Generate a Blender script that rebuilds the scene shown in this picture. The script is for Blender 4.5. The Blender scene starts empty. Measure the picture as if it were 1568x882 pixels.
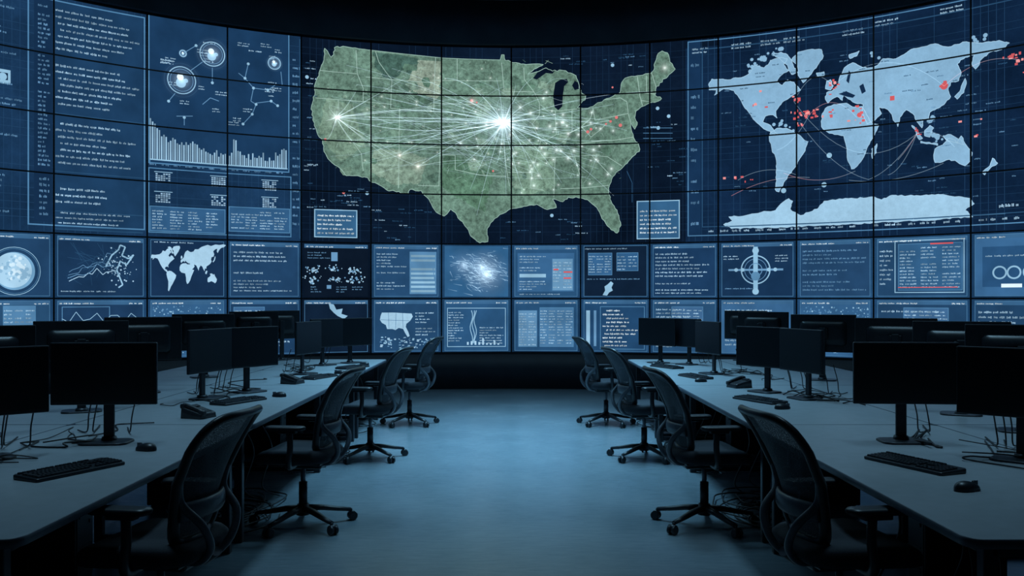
import bpy, bmesh, math, random
from mathutils import Vector, Matrix
random.seed(7)
sc = bpy.context.scene
sc.view_settings.view_transform = 'Standard'
sc.view_settings.look = 'None'
COL = sc.collection

def lin(c, k=1.0):
    o = []
    for v in c[:3]:
        v = v/255.0
        o.append((v/12.92 if v <= 0.04045 else ((v+0.055)/1.055)**2.4)*k)
    return (o[0], o[1], o[2], 1.0)

# ------------------------------------------------------------------ materials
def pbr(name, col, rough=0.5, metal=0.0, noise=0.0, nscale=20, bump=0.0, spec=0.5):
    m = bpy.data.materials.new(name); m.use_nodes = True
    nt = m.node_tree; b = nt.nodes['Principled BSDF']
    b.inputs['Roughness'].default_value = rough
    b.inputs['Metallic'].default_value = metal
    b.inputs['Specular IOR Level'].default_value = spec
    tc = nt.nodes.new('ShaderNodeTexCoord')
    n = nt.nodes.new('ShaderNodeTexNoise'); n.inputs['Scale'].default_value = nscale
    n.inputs['Detail'].default_value = 5
    nt.links.new(tc.outputs['Object'], n.inputs['Vector'])
    r = nt.nodes.new('ShaderNodeValToRGB')
    r.color_ramp.elements[0].position = 0.3; r.color_ramp.elements[1].position = 0.7
    r.color_ramp.elements[0].color = (col[0]*(1-noise), col[1]*(1-noise), col[2]*(1-noise), 1)
    r.color_ramp.elements[1].color = (col[0]*(1+noise), col[1]*(1+noise), col[2]*(1+noise), 1)
    nt.links.new(n.outputs['Fac'], r.inputs['Fac'])
    nt.links.new(r.outputs['Color'], b.inputs['Base Color'])
    if bump:
        bp = nt.nodes.new('ShaderNodeBump'); bp.inputs['Strength'].default_value = bump
        bp.inputs['Distance'].default_value = 0.002
        nt.links.new(n.outputs['Fac'], bp.inputs['Height'])
        nt.links.new(bp.outputs['Normal'], b.inputs['Normal'])
    return m

M_plastic = pbr('black_plastic', (0.013, 0.017, 0.023), 0.38, 0, 0.2, 60)
M_plastic2 = pbr('grey_plastic', (0.085, 0.10, 0.125), 0.4, 0, 0.15, 50)
M_fabric = pbr('seat_fabric', (0.014, 0.018, 0.027), 0.85, 0, 0.4, 220, 0.5)
M_screenoff = pbr('dark_lcd_glass', (0.004, 0.006, 0.009), 0.3, 0, 0.1, 8)
M_desk = pbr('desk_laminate', (0.27, 0.305, 0.335), 0.42, 0, 0.06, 14)
M_deskedge = pbr('desk_edge_band', (0.08, 0.10, 0.13), 0.45, 0, 0.1, 20)
M_steel = pbr('dark_steel', (0.03, 0.036, 0.045), 0.4, 0.5, 0.1, 30)
M_cable = pbr('cable_rubber', (0.008, 0.01, 0.013), 0.5, 0, 0.1, 30)
M_key = pbr('keycap_plastic', (0.022, 0.027, 0.034), 0.40, 0, 0.2, 80)
M_wall = pbr('dark_wall_paint', (0.02, 0.026, 0.036), 0.8, 0, 0.15, 3)
M_ceil = pbr('ceiling_black_paint', (0.030, 0.042, 0.060), 0.85, 0, 0.2, 2)
M_plinth = pbr('plinth_panel', (0.015, 0.023, 0.036), 0.55, 0, 0.15, 4)
M_bezel = pbr('bezel_black', (0.004, 0.005, 0.008), 0.5, 0, 0.1, 10)

def mat_meshback():
    m = bpy.data.materials.new('chair_mesh_weave'); m.use_nodes = True
    nt = m.node_tree; b = nt.nodes['Principled BSDF']
    b.inputs['Base Color'].default_value = (0.028, 0.037, 0.052, 1); b.inputs['Roughness'].default_value = 0.75
    tc = nt.nodes.new('ShaderNodeTexCoord')
    w = nt.nodes.new('ShaderNodeTexNoise'); w.inputs['Scale'].default_value = 420; w.inputs['Detail'].default_value = 1
    nt.links.new(tc.outputs['Object'], w.inputs['Vector'])
    r = nt.nodes.new('ShaderNodeMapRange'); r.inputs['From Min'].default_value = 0.35; r.inputs['From Max'].default_value = 0.55
    r.inputs['To Min'].default_value = 0.72; r.inputs['To Max'].default_value = 1.0
    nt.links.new(w.outputs['Fac'], r.inputs['Value'])
    nt.links.new(r.outputs['Result'], b.inputs['Alpha'])
    return m
M_mesh = mat_meshback()

def mat_floor():
    m = bpy.data.materials.new('polished_floor'); m.use_nodes = True
    nt = m.node_tree; b = nt.nodes['Principled BSDF']; L = nt.links.new
    tc = nt.nodes.new('ShaderNodeTexCoord')
    n1 = nt.nodes.new('ShaderNodeTexNoise'); n1.inputs['Scale'].default_value = 1.2; n1.inputs['Detail'].default_value = 8
    mp = nt.nodes.new('ShaderNodeMapping'); mp.inputs['Scale'].default_value = (6, 30, 1)
    n2 = nt.nodes.new('ShaderNodeTexNoise'); n2.inputs['Scale'].default_value = 1.0; n2.inputs['Detail'].default_value = 10
    n2.inputs['Roughness'].default_value = 0.75
    L(tc.outputs['Object'], n1.inputs['Vector']); L(tc.outputs['Object'], mp.inputs['Vector']); L(mp.outputs['Vector'], n2.inputs['Vector'])
    mx = nt.nodes.new('ShaderNodeMix'); mx.data_type = 'FLOAT'; mx.inputs[0].default_value = 0.65
    L(n1.outputs['Fac'], mx.inputs[2]); L(n2.outputs['Fac'], mx.inputs[3])
    r = nt.nodes.new('ShaderNodeValToRGB')
    r.color_ramp.elements[0].position = 0.3; r.color_ramp.elements[1].position = 0.7
    r.color_ramp.elements[0].color = (0.105, 0.14, 0.165, 1); r.color_ramp.elements[1].color = (0.19, 0.23, 0.26, 1)
    L(mx.outputs[0], r.inputs['Fac']); L(r.outputs['Color'], b.inputs['Base Color'])
    rr = nt.nodes.new('ShaderNodeMapRange'); rr.inputs['To Min'].default_value = 0.17; rr.inputs['To Max'].default_value = 0.30
    L(n1.outputs['Fac'], rr.inputs['Value']); L(rr.outputs['Result'], b.inputs['Roughness'])
    b.inputs['Specular IOR Level'].default_value = 1.0
    bp = nt.nodes.new('ShaderNodeBump'); bp.inputs['Strength'].default_value = 0.35; bp.inputs['Distance'].default_value = 0.003
    L(n2.outputs['Fac'], bp.inputs['Height']); L(bp.outputs['Normal'], b.inputs['Normal'])
    return m
M_floor = mat_floor()

def mat_screen(name, namp=0.3, nscale=1.0, fine=0.0, fscale=12, strength=1.0, sample='FRONT', thresh=None):
    m = bpy.data.materials.new(name); m.use_nodes = True
    nt = m.node_tree; nt.nodes.clear(); L = nt.links.new
    out = nt.nodes.new('ShaderNodeOutputMaterial'); em = nt.nodes.new('ShaderNodeEmission')
    at = nt.nodes.new('ShaderNodeAttribute'); at.attribute_name = 'Col'
    tc = nt.nodes.new('ShaderNodeTexCoord')
    n = nt.nodes.new('ShaderNodeTexNoise'); n.inputs['Scale'].default_value = nscale; n.inputs['Detail'].default_value = 3
    L(tc.outputs['Object'], n.inputs['Vector'])
    mr = nt.nodes.new('ShaderNodeMapRange'); mr.inputs['From Min'].default_value = 0.3; mr.inputs['From Max'].default_value = 0.7
    mr.inputs['To Min'].default_value = 1-namp; mr.inputs['To Max'].default_value = 1+namp
    L(n.outputs['Fac'], mr.inputs['Value'])
    val = mr.outputs['Result']
    if fine:
        n2 = nt.nodes.new('ShaderNodeTexNoise'); n2.inputs['Scale'].default_value = fscale; n2.inputs['Detail'].default_value = 10
        n2.inputs['Roughness'].default_value = 0.8
        L(tc.outputs['Object'], n2.inputs['Vector'])
        m2 = nt.nodes.new('ShaderNodeMapRange'); m2.inputs['From Min'].default_value = 0.35; m2.inputs['From Max'].default_value = 0.65
        m2.inputs['To Min'].default_value = 1-fine; m2.inputs['To Max'].default_value = 1+fine
        L(n2.outputs['Fac'], m2.inputs['Value'])
        mu = nt.nodes.new('ShaderNodeMath'); mu.operation = 'MULTIPLY'
        L(val, mu.inputs[0]); L(m2.outputs['Result'], mu.inputs[1]); val = mu.outputs[0]
    vm = nt.nodes.new('ShaderNodeVectorMath'); vm.operation = 'SCALE'
    L(at.outputs['Color'], vm.inputs[0]); L(val, vm.inputs['Scale'])
    L(vm.outputs['Vector'], em.inputs['Color']); em.inputs['Strength'].default_value = strength
    L(em.outputs[0], out.inputs['Surface'])
    m.cycles.emission_sampling = sample
    return m
M_bg = mat_screen('led_panel_background', 0.32, 0.9, 0.16, 6, 0.92, 'FRONT')
M_gfx = mat_screen('led_panel_graphics', 0.15, 3.0, 0, 1, 1.04, 'NONE')
M_us = mat_screen('led_panel_us_terrain', 0.24, 1.1, 0.60, 12, 0.93, 'FRONT')
M_land = mat_screen('led_panel_world_land', 0.08, 1.5, 0.10, 10, 1.0, 'FRONT')
def mat_glow():
    m = bpy.data.materials.new('led_panel_glow'); m.use_nodes = True
    nt = m.node_tree; nt.nodes.clear(); L = nt.links.new
    out = nt.nodes.new('ShaderNodeOutputMaterial'); em = nt.nodes.new('ShaderNodeEmission')
    at = nt.nodes.new('ShaderNodeAttribute'); at.attribute_name = 'Col'
    tr = nt.nodes.new('ShaderNodeBsdfTransparent'); ad = nt.nodes.new('ShaderNodeAddShader')
    L(at.outputs['Color'], em.inputs['Color']); L(tr.outputs[0], ad.inputs[0]); L(em.outputs[0], ad.inputs[1])
    L(ad.outputs[0], out.inputs['Surface']); m.cycles.emission_sampling = 'NONE'
    return m
M_glow = mat_glow()

# ------------------------------------------------------------------ mesh builder
class B:
    def __init__(s): s.bm = bmesh.new()
    def face(s, vs, m, sm):
        try:
            f = s.bm.faces.new(vs); f.material_index = m; f.smooth = sm; return f
        except ValueError: return None
    def merge(s, t, m, sm):
        t.verts.ensure_lookup_table(); t.verts.index_update()
        nv = [s.bm.verts.new(v.co) for v in t.verts]
        for f in t.faces: s.face([nv[v.index] for v in f.verts], m, sm)
        t.free()
    def box(s, c, d, m=0, bev=0, rot=None, seg=2, sm=False):
        t = bmesh.new(); bmesh.ops.create_cube(t, size=1)
        for v in t.verts: v.co = Vector((v.co.x*d[0], v.co.y*d[1], v.co.z*d[2]))
        if bev: bmesh.ops.bevel(t, geom=t.edges[:], offset=bev, segments=seg, affect='EDGES', profile=0.5)
        for v in t.verts:
            if rot is not None: v.co = rot @ v.co
            v.co += Vector(c)
        s.merge(t, m, sm)
    def tube(s, pts, rad, m=0, n=8, closed=False, ell=(1, 1), sm=True, up=Vector((0, 0, 1))):
        pts = [Vector(p) for p in pts]; N = len(pts)
        if not hasattr(rad, '__len__'): rad = [rad]*N
        rings = []; prev = None
        for i, p in enumerate(pts):
            a = pts[(i-1) % N] if (closed or i > 0) else p
            b = pts[(i+1) % N] if (closed or i < N-1) else p
            d = (b-a).normalized()
            if prev is None:
                u = up if abs(d.dot(up)) < 0.95 else Vector((0, 1, 0))
                x = d.cross(u).normalized()
            else:
                x = (prev - d*prev.dot(d)).normalized()
            prev = x; y = d.cross(x)
            rings.append([s.bm.verts.new(p + (x*math.cos(2*math.pi*k/n)*ell[0] + y*math.sin(2*math.pi*k/n)*ell[1])*rad[i]) for k in range(n)])
        for i in range(N if closed else N-1):
            r0, r1 = rings[i], rings[(i+1) % N]
            for k in range(n): s.face([r0[k], r0[(k+1) % n], r1[(k+1) % n], r1[k]], m, sm)
        if not closed:
            s.face(rings[0][::-1], m, False); s.face(rings[-1], m, False)
    def cyl(s, p0, p1, r0, r1=None, m=0, n=20):
        s.tube([p0, p1], [r0, r0 if r1 is None else r1], m, n)
    def pad(s, w, d, r, levels, m=0, c=(0, 0, 0), fn=None, rot=None, k=6, mside=None):
        """rounded-rectangle loft. levels: (z, inset)"""
        rings = []
        for z, ins in levels:
            ring = []
            hw, hd = w/2-ins, d/2-ins; rr = max(0.001, min(r, hw, hd))
            for q, (sx, sy) in enumerate([(1, 1), (-1, 1), (-1, -1), (1, -1)]):
                for j in range(k+1):
                    a = math.pi/2*(q+j/k)
                    co = Vector((sx*(hw-rr)+rr*math.cos(a), sy*(hd-rr)+rr*math.sin(a), z))
                    if fn: co = fn(co)
                    if rot is not None: co = rot @ co
                    ring.append(s.bm.verts.new(co+Vector(c)))
            rings.append(ring)
        n = len(rings[0])
        for i in range(len(rings)-1):
            for j in range(n): s.face([rings[i][j], rings[i][(j+1) % n], rings[i+1][(j+1) % n], rings[i+1][j]], m if mside is None else mside, True)
        s.face(rings[0][::-1], m if mside is None else mside, False); s.face(rings[-1], m, False)
    def surf(s, fn, nu, nv, m=0, sm=True):
        g = [[s.bm.verts.new(fn(i/nu, j/nv)) for i in range(nu+1)] for j in range(nv+1)]
        for j in range(nv):
            for i in range(nu): s.face([g[j][i], g[j][i+1], g[j+1][i+1], g[j+1][i]], m, sm)
    def mesh(s, name, mats, recalc=True):
        if recalc: bmesh.ops.recalc_face_normals(s.bm, faces=s.bm.faces[:])
        me = bpy.data.meshes.new(name); s.bm.to_mesh(me); s.bm.free()
        for m in mats: me.materials.append(m)
        return me

def put(name, me, loc=(0, 0, 0), rz=0, scale=1, parent=None):
    o = bpy.data.objects.new(name, me); COL.objects.link(o)
    o.location = loc; o.rotation_euler = (0, 0, rz); o.scale = (scale,)*3
    if parent: o.parent = parent
    return o
def smooth_path(pts, n=8):
    pts = [Vector(p) for p in pts]; out = []
    P_ = [pts[0]]+pts+[pts[-1]]
    for i in range(1, len(P_)-2):
        a, b, c, d = P_[i-1], P_[i], P_[i+1], P_[i+2]
        for j in range(n):
            t = j/n
            out.append(0.5*((2*b)+(-a+c)*t+(2*a-5*b+4*c-d)*t*t+(-a+3*b-3*c+d)*t**3))
    out.append(pts[-1]); return out

# ------------------------------------------------------------------ wall geometry constants
F = 1363.0; CX = 784.0; CY = 457.0; H = 1.5; R = 9.15; C = 5.65
ZC = 6.42
def on_wall(u, v, off=0.0):
    th = u/R; r = R-off
    return Vector((r*math.sin(th), C+r*math.cos(th), v))

def arcwall(name, r, z0, z1, a0, a1, mat, n=72, thick=0.0, parent=None):
    b = B()
    def ring(rr, zz): return [b.bm.verts.new((rr*math.sin(a0+(a1-a0)*i/n), C+rr*math.cos(a0+(a1-a0)*i/n), zz)) for i in range(n+1)]
    loops = [ring(r, z0), ring(r, z1), ring(r+thick, z1), ring(r+thick, z0)]
    for q in range(4):
        A, Bq = loops[q], loops[(q+1) % 4]
        for i in range(n): b.face([A[i], A[i+1], Bq[i+1], Bq[i]], 0, True if q in (0, 2) else False)
    b.face([l[0] for l in loops], 0, False); b.face([l[-1] for l in loops], 0, False)
    return put(name, b.mesh(name, [mat]), parent=parent)

# ------------------------------------------------------------------ room shell
def boxobj(name, c, d, mat):
    b = B(); b.box((0, 0, 0), d); return put(name, b.mesh(name, [mat]), c)
boxobj('floor', (0, 6, -0.05), (19.4, 19.4, 0.1), M_floor)
boxobj('ceiling', (0, 6, ZC+0.05), (19.4, 19.4, 0.1), M_ceil)
boxobj('wall_left', (-9.6, 1.4, ZC/2), (0.2, 8.8, ZC), M_wall)
boxobj('wall_right', (9.6, 1.4, ZC/2), (0.2, 8.8, ZC), M_wall)
boxobj('wall_back', (0, -3.1, ZC/2), (19.4, 0.2, ZC), M_wall)
arcwall('wall_front', 9.5, 0, ZC, -math.pi/2, math.pi/2, M_wall, 96, 0.15)

# ------------------------------------------------------------------ VIDEO WALL
VW = bpy.data.objects.new('curved_video_wall', None); COL.objects.link(VW)
AM = 1.16
arcwall('cabinet', R+0.03, 0.57, 5.70, -AM, AM, M_bezel, 80, 0.25, VW)
arcwall('plinth', R-0.02, 0.0, 0.575, -AM, AM, M_plinth, 80, 0.3, VW)
arcwall('soffit', R-0.10, 5.70, ZC, -AM, AM, M_ceil, 80, 0.35, VW)

def hit(x):
    dx = (x-CX)/F; A = 1+dx*dx
    t = (C+math.sqrt(C*C-A*(C*C-R*R)))/A
    return R*math.atan2(dx*t, t-C), t
def U(x): return hit(x)[0]
def V(x, y): return H-(y-CY)*hit(x)[1]/F
def P(x, y): return (U(x), V(x, y))

class G:
    def __init__(s):
        s.bm = bmesh.new(); s.cl = s.bm.loops.layers.float_color.new('Col')
    def f(s, pts, cols, lay):
        vs = [s.bm.verts.new((p[0], p[1], lay)) for p in pts]
        fc = s.bm.faces.new(vs)
        for i, l in enumerate(fc.loops): l[s.cl] = cols[i] if isinstance(cols, list) else cols
        return fc
    def poly(s, pts, col, lay):
        fc = s.f(pts, col, lay)
        bmesh.ops.triangulate(s.bm, faces=[fc], ngon_method='EAR_CLIP')
    def r(s, u0, v0, u1, v1, col, lay=.004):
        s.f([(u0, v0), (u1, v0), (u1, v1), (u0, v1)], col, lay)
    def rp(s, x0, y0, x1, y1, col, lay=.004):
        xm = (x0+x1)/2; s.r(U(x0), V(xm, y1), U(x1), V(xm, y0), col, lay)
    def frame(s, u0, v0, u1, v1, w, col, lay=.006):
        s.r(u0, v0, u1, v0+w, col, lay); s.r(u0, v1-w, u1, v1, col, lay)
        s.r(u0, v0+w, u0+w, v1-w, col, lay); s.r(u1-w, v0+w, u1, v1-w, col, lay)
    def line(s, p, q, w, c0, c1=None, lay=.008):
        d = Vector((q[0]-p[0], q[1]-p[1]))
        if d.length < 1e-5: return
        n = Vector((-d.y, d.x)).normalized()*w/2
        c1 = c1 or c0
        s.f([(p[0]-n.x, p[1]-n.y), (q[0]-n.x, q[1]-n.y), (q[0]+n.x, q[1]+n.y), (p[0]+n.x, p[1]+n.y)], [c0, c1, c1, c0], lay)
    def pline(s, pts, w, col, lay=.008):
        for a, b in zip(pts, pts[1:]): s.line(a, b, w, col, None, lay)
    def disc(s, c, rad, col, lay=.008, n=24):
        s.f([(c[0]+rad*math.cos(2*math.pi*i/n), c[1]+rad*math.sin(2*math.pi*i/n)) for i in range(n)], col, lay)
    def ring(s, c, rad, w, col, lay=.008, n=32, a0=0, a1=2*math.pi):
        pts = [(c[0]+rad*math.cos(a0+(a1-a0)*i/n), c[1]+rad*math.sin(a0+(a1-a0)*i/n)) for i in range(n+1)]
        s.pline(pts, w, col, lay)
    def glow(s, c, rad, col, lay=.010, n=20):
        prof = [(0, 1), (.10, .62), (.22, .26), (.42, .09), (.7, .025), (1, 0)]
        for (r0, k0), (r1, k1) in zip(prof, prof[1:]):
            for i in range(n):
                a, b = 2*math.pi*i/n, 2*math.pi*(i+1)/n
                q = lambda r_, t: (c[0]+rad*r_*math.cos(t), c[1]+rad*r_*math.sin(t))
                K = lambda k: (col[0]*k, col[1]*k, col[2]*k, 1)
                if r0 == 0: s.f([q(0, 0), q(r1, a), q(r1, b)], [K(k0), K(k1), K(k1)], lay)
                else: s.f([q(r0, a), q(r1, a), q(r1, b), q(r0, b)], [K(k0), K(k1), K(k1), K(k0)], lay)
    def text(s, u0, vt, u1, vb, pitch, col, fill=(.4, 1), hgt=.42, lay=.006, word=(.025, .11), skip=.06, indent=0):
        """rows of tiny glyph blocks (written into the un-sliced glyph mesh)"""
        v = vt; ind = 0
        solid = word[0] >= .2
        while v-pitch > vb:
            v -= pitch
            if random.random() < skip: continue
            if indent: ind = random.choice([0, 0, indent, 2*indent])
            e = u0+ind+(u1-u0-ind)*random.uniform(*fill); u = u0+ind
            k = random.uniform(.6, 1.1)
            if solid:
                while u < e:
                    w = min(random.uniform(*word), u1-u)
                    if w < .008: break
                    s.r(u, v, u+w, v+pitch*hgt, (col[0]*k, col[1]*k, col[2]*k, 1), lay); u += w+.013
                continue
            h = max(.017, pitch*hgt*.92)
            while u < e:
                we = min(u+random.uniform(word[0]*1.3, word[1]), u1)
                while u+.009 < we:
                    g = random.uniform(.009, .014); kk = k*random.uniform(.6, 1.15)
                    b0 = random.choice([0, 0, 0, 0, -.2])*h; t0 = random.choice([1, .7, .7, .72, .78, 1])*h
                    gt.r(u, v+b0, min(u+g, we), v+t0, (col[0]*kk, col[1]*kk, col[2]*kk, 1), lay)
                    u += g+.005
                u = we+.016
    def bake(s, name, mat, sub=0.2, cut=True):
        k = int(11/sub)
        for i in range(-k, k+1):
            if not cut: break
            uu = i*sub
            es = [e for e in s.bm.edges if (e.verts[0].co.x-uu)*(e.verts[1].co.x-uu) < -1e-9]
            if not es: continue
            fs = set(); 
            for e in es: fs.update(e.link_faces)
            fs = [f for f in fs if max(v.co.x for v in f.verts)-min(v.co.x for v in f.verts) > 0.25]
            if not fs: continue
            g = set(fs)
            for f in fs: g.update(f.edges); g.update(f.verts)
            bmesh.ops.bisect_plane(s.bm, geom=list(g), plane_co=(uu, 0, 0), plane_no=(1, 0, 0), dist=1e-6)
        for v in s.bm.verts: v.co = on_wall(v.co.x, v.co.y, v.co.z)
        me = bpy.data.meshes.new(name); s.bm.to_mesh(me); s.bm.free(); me.materials.append(mat)
        return put(name, me, parent=VW)

edges_px = [82, 225, 348, 461, 568, 676, 783, 889, 995, 1100, 1220, 1338, 1487]
UE = [U(x) for x in edges_px]
while UE[0] > -10.2: UE.insert(0, UE[0]-1.18)
while UE[-1] < 10.2: UE.append(UE[-1]+1.18)
VE = [0.60, 1.50, 2.40, 3.22, 4.04, 4.86, 5.68]

bg = G(); gx = G(); us = G(); ld = G(); gl = G(); gt = G()
TXT = lin((164, 202, 228)); TXD = lin((98, 144, 182)); FR = lin((80, 130, 170)); FRD = lin((42, 80, 114))
PAN = lin((34, 68, 98)); PAND = lin((18, 42, 70)); DK = lin((10, 21, 38)); RED = lin((205, 90, 95)); LT = lin((144, 188, 216)); WH = lin((220, 240, 250))

# panel backgrounds
uL, uR = U(461), U(1050)
for j in range(6):
    for i in range(len(UE)-1):
        a, b = UE[i], UE[i+1]; um = (a+b)/2
        if j >= 2:
            if um < uL: c = (25, 54, 86)
            elif um > uR: c = (16, 38, 66)
            else: c = (11, 25, 44)
        else: c = random.choice([(31, 66, 102), (35, 72, 108), (25, 56, 88)])
        if j < 2 and abs(a-U(461)) < .01: c = (12, 26, 44)
        k = random.uniform(.85, 1.15)
        bg.r(a, VE[j], b, VE[j+1], lin(c, k), 0)
bg.rp(1050, 72, 1100, 372, lin((17, 40, 68)), .002)
# faint grid over upper displays
for k in range(-100, 101):
    u = k*.1
    if abs(u) > 9.6: continue
    if random.random() < .55: gx.r(u, 2.42, u+.006, 5.66, lin((23, 46, 72)) if uL < u < uR else lin((33, 66, 100)), .003)
for k in range(1, 33):
    v = 2.4+k*.1
    if random.random() < .6:
        gx.r(-9.8, v, uL, v+.006, lin((33, 65, 98)), .003); gx.r(uL, v, uR, v+.006, lin((19, 39, 62)), .003); gx.r(uR, v, 9.8, v+.006, lin((26, 54, 84)), .003)

# ---- left zone: code list window
u0, u1 = U(42), U(222)
gx.frame(u0, 2.50, u1, 5.62, .018, FR)
gx.r(U(52), 2.55, U(80), 5.6, lin((20, 45, 74)), .004)
gx.text(U(58), 5.55, U(77), 3.3, .062, TXD, (.5, 1), .5, word=(.02, .06))
gx.text(U(60), 3.2, U(76), 2.6, .08, TXD, (.5, 1), .5, word=(.02, .06))
gx.r(U(84), 2.45, u1-.03, 5.60, lin((28, 60, 93)), .004)
for vt, vb, p in [(5.56, 4.9, .088), (4.80, 4.1, .088), (4.0, 3.3, .09), (3.1, 2.75, .09), (2.75, 2.5, .07)]:
    gx.text(U(85), vt, U(214), vb, p, TXT, (.45, .95), .34, indent=.03, skip=.02)
    gx.line((U(84), vb-.04), (u1-.03, vb-.04), .01, FRD)
# far-left windows
for k in range(9):
    vb = 2.6+k*.34
    gx.text(U(-70), vb+.26, U(36), vb, .07, TXD, (.3, .95), .4)
gx.rp(-6, 106, 16, 128, LT); gx.rp(-2, 111, 12, 122, PAND, .006); gx.disc(P(4, 117), .05, LT)
for vv in (2.7, 3.1, 3.9, 4.5, 5.1): gx.text(-9.6, vv+.3, -8.2, vv, .075, TXD, (.3, .9), .4)
# ---- diagram window
u0, u1 = U(227), U(443)
vt = V(335, 30)
gx.frame(u0, V(335, 258), u1, vt+.05, .016, FR)
gx.r(u0, V(335, 258), u1, vt, lin((26, 57, 90)), .004)
def circ(x, y, r, glow=True):
    c = P(x, y); k = r*0.0096
    gx.ring(c, k, .014, LT); gx.ring(c, k*.82, .007, TXD)
    gl.glow(c, k*1.5, (.45, .65, .85), .0092)
    gx.disc((c[0]-k*.1, c[1]+k*.22), k*.24, WH, .009); gx.disc((c[0]-k*.05, c[1]-k*.2), k*.36, LT, .0088)
    gx.disc((c[0]+k*.3, c[1]), k*.16, LT, .0089)
    gx.ring(c, k*1.25, .005, FRD)
circ(325, 83, 19); circ(278, 123, 21); circ(420, 97, 10); circ(280, 82, 5)
def dia(pts, w=.010): gx.pline([P(*p) for p in pts], w, TXD)
dia([(292, 108), (310, 95)]); dia([(325, 104), (325, 125)]); dia([(268, 143), (258, 155)])
dia([(380, 98), (375, 120), (388, 135), (384, 155), (392, 160), (386, 175)]); dia([(388, 135), (410, 138), (422, 130)]); dia([(392, 158), (415, 155), (425, 162)])
dia([(365, 112), (375, 120)]); dia([(310, 160), (322, 150), (335, 155)]); dia([(386, 175), (372, 190)])
dia([(280, 82), (300, 70)]); dia([(282, 180), (282, 192)]); dia([(270, 178), (295, 178)]); dia([(430, 110), (432, 130)])
for p in [(380, 98), (375, 120), (388, 135), (392, 160), (415, 155), (425, 162), (410, 138), (386, 175), (325, 127), (282, 180), (372, 190), (258, 155), (300, 70)]:
    gx.disc(P(*p), .022, LT, .009, 10)
for _ in range(24):
    x = random.uniform(238, 425); y = random.uniform(45, 185)
    gx.text(U(x), V(x, y), U(x)+random.uniform(.1, .2), V(x, y)-.08, .038, TXT, (.6, 1), .5)
gx.text(U(232), vt+.01, U(300), vt-.09, .045, TXT, (.7, 1), .5)
# bar chart
ub, uc = U(229), U(440); vb = V(335, 252); nb = 64
gx.line((ub, vb), (uc, vb), .018, LT)
for i in range(nb):
    t = i/nb
    h = .50*math.exp(-t*9)+.10+.13*random.random()**1.5+(.30*math.exp(-((t-.60)/.02)**2))+(.2*math.exp(-((t-.97)/.04)**2))+.1*math.exp(-((t-.3)/.08)**2)
    a = ub+(uc-ub)*t
    gx.r(a, vb, a+(uc-ub)/nb*.62, vb+h, lin((162, 204, 232), .9 if i % 2 else .55), .008)
for k in range(12): gx.r(ub, vb-.05, ub+.01, vb, FR, .008); gx.text(ub+(uc-ub)*k/12, vb-.03, ub+(uc-ub)*k/12+.1, vb-.09, .05, TXD, (.8, 1), .5)
# lower left widgets
gx.frame(U(227), V(335, 360), U(446), V(335, 264), .014, FR)
for x, y in [(250, 273), (250, 303), (335, 279), (335, 308), (413, 285), (413, 311)]:
    cx, cy = P(x, y)
    for a in range(6):
        for b_ in range(5):
            if random.random() < .82: gx.r(cx-.11+a*.036, cy-.07+b_*.030, cx-.11+a*.036+.028, cy-.07+b_*.030+.020, lin((160, 198, 226), random.uniform(.45, 1)), .007)
    gx.r(cx-.13, cy+.085, cx+.13, cy+.095, LT, .007)
for x0, x1 in [(229, 345), (350, 444)]:
    xm = (x0+x1)/2
    gx.rp(x0, 318, x1, 356, lin((48, 90, 130)), .005); gx.frame(U(x0), V(xm, 356), U(x1), V(xm, 318), .012, FR, .008)
    for k in range(4):
        a = U(x0+4+(x1-x0-6)*k/4); gx.text(a, V(xm, 322), a+.2, V(xm, 354), .042, TXT, (.5, 1), .5, lay=.007)
# strip between left zone and map
gx.text(U(448), 5.4, U(459), 2.6, .13, TXD, (.4, 1), .3)
gx.line(P(459, 60), (U(459), 2.45), .012, FRD)

# ---- centre zone: United States map
US = [(497,74),(503,82),(507,88),(511,84),(512,73),(525,71),(568,77),(640,85),(678,89),(766,92),(768,84),(772,84),(774,93),(790,96),(806,99),(820,98),(832,99),(818,106),(808,114),(822,110),(836,104),(846,109),(862,108),(874,112),(882,116),(884,122),(887,132),(890,142),(896,145),(896,153),(890,158),(884,165),(900,166),(912,160),(925,153),(938,148),(950,141),(951,130),(957,120),(976,116),(996,113),(1001,108),(1003,96),(1008,82),(1014,78),(1022,81),(1026,95),(1034,106),(1022,118),(1010,127),(1004,137),(1003,146),(1013,151),(1008,155),(994,158),(984,163),(974,170),(972,180),(976,188),(972,198),(966,188),(968,203),(972,214),(978,222),(979,232),(966,243),(952,258),(938,271),(932,288),(934,305),(945,322),(951,345),(945,357),(936,352),(922,335),(914,318),(900,306),(886,303),(870,302),(862,309),(846,305),(852,318),(838,321),(822,313),(802,316),(790,319),(778,322),(757,335),(746,350),(747,370),(735,372),(724,364),(712,346),(700,330),(690,320),(680,331),(668,325),(658,308),(645,292),(628,290),(625,297),(592,291),(558,271),(530,269),(524,261),(505,246),(496,232),(494,217),(485,202),(479,184),(477,162),(482,146),(483,127),(490,107),(496,92)]
def rough_coast(pts, amp=1.3):
    out = []
    for i, p in enumerate(pts):
        q = pts[(i+1) % len(pts)]; d = math.hypot(q[0]-p[0], q[1]-p[1]); out.append(p)
        straight = p[1] < 100 and q[1] < 100 and p[0] > 525 and p[0] < 770
        n = int(d/5)
        for k in range(1, n+1):
            t = k/(n+1)
            if straight: continue
            out.append((p[0]+(q[0]-p[0])*t+random.uniform(-amp, amp), p[1]+(q[1]-p[1])*t+random.uniform(-amp, amp)))
    return out
USR = rough_coast(US)
us.poly([P(*p) for p in USR], lin((104, 136, 122)), .004)
def blob(pts, c, lay=.005):
    us.poly([P(*p) for p in rough_coast(pts, 2.5)], lin(c), lay)
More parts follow.
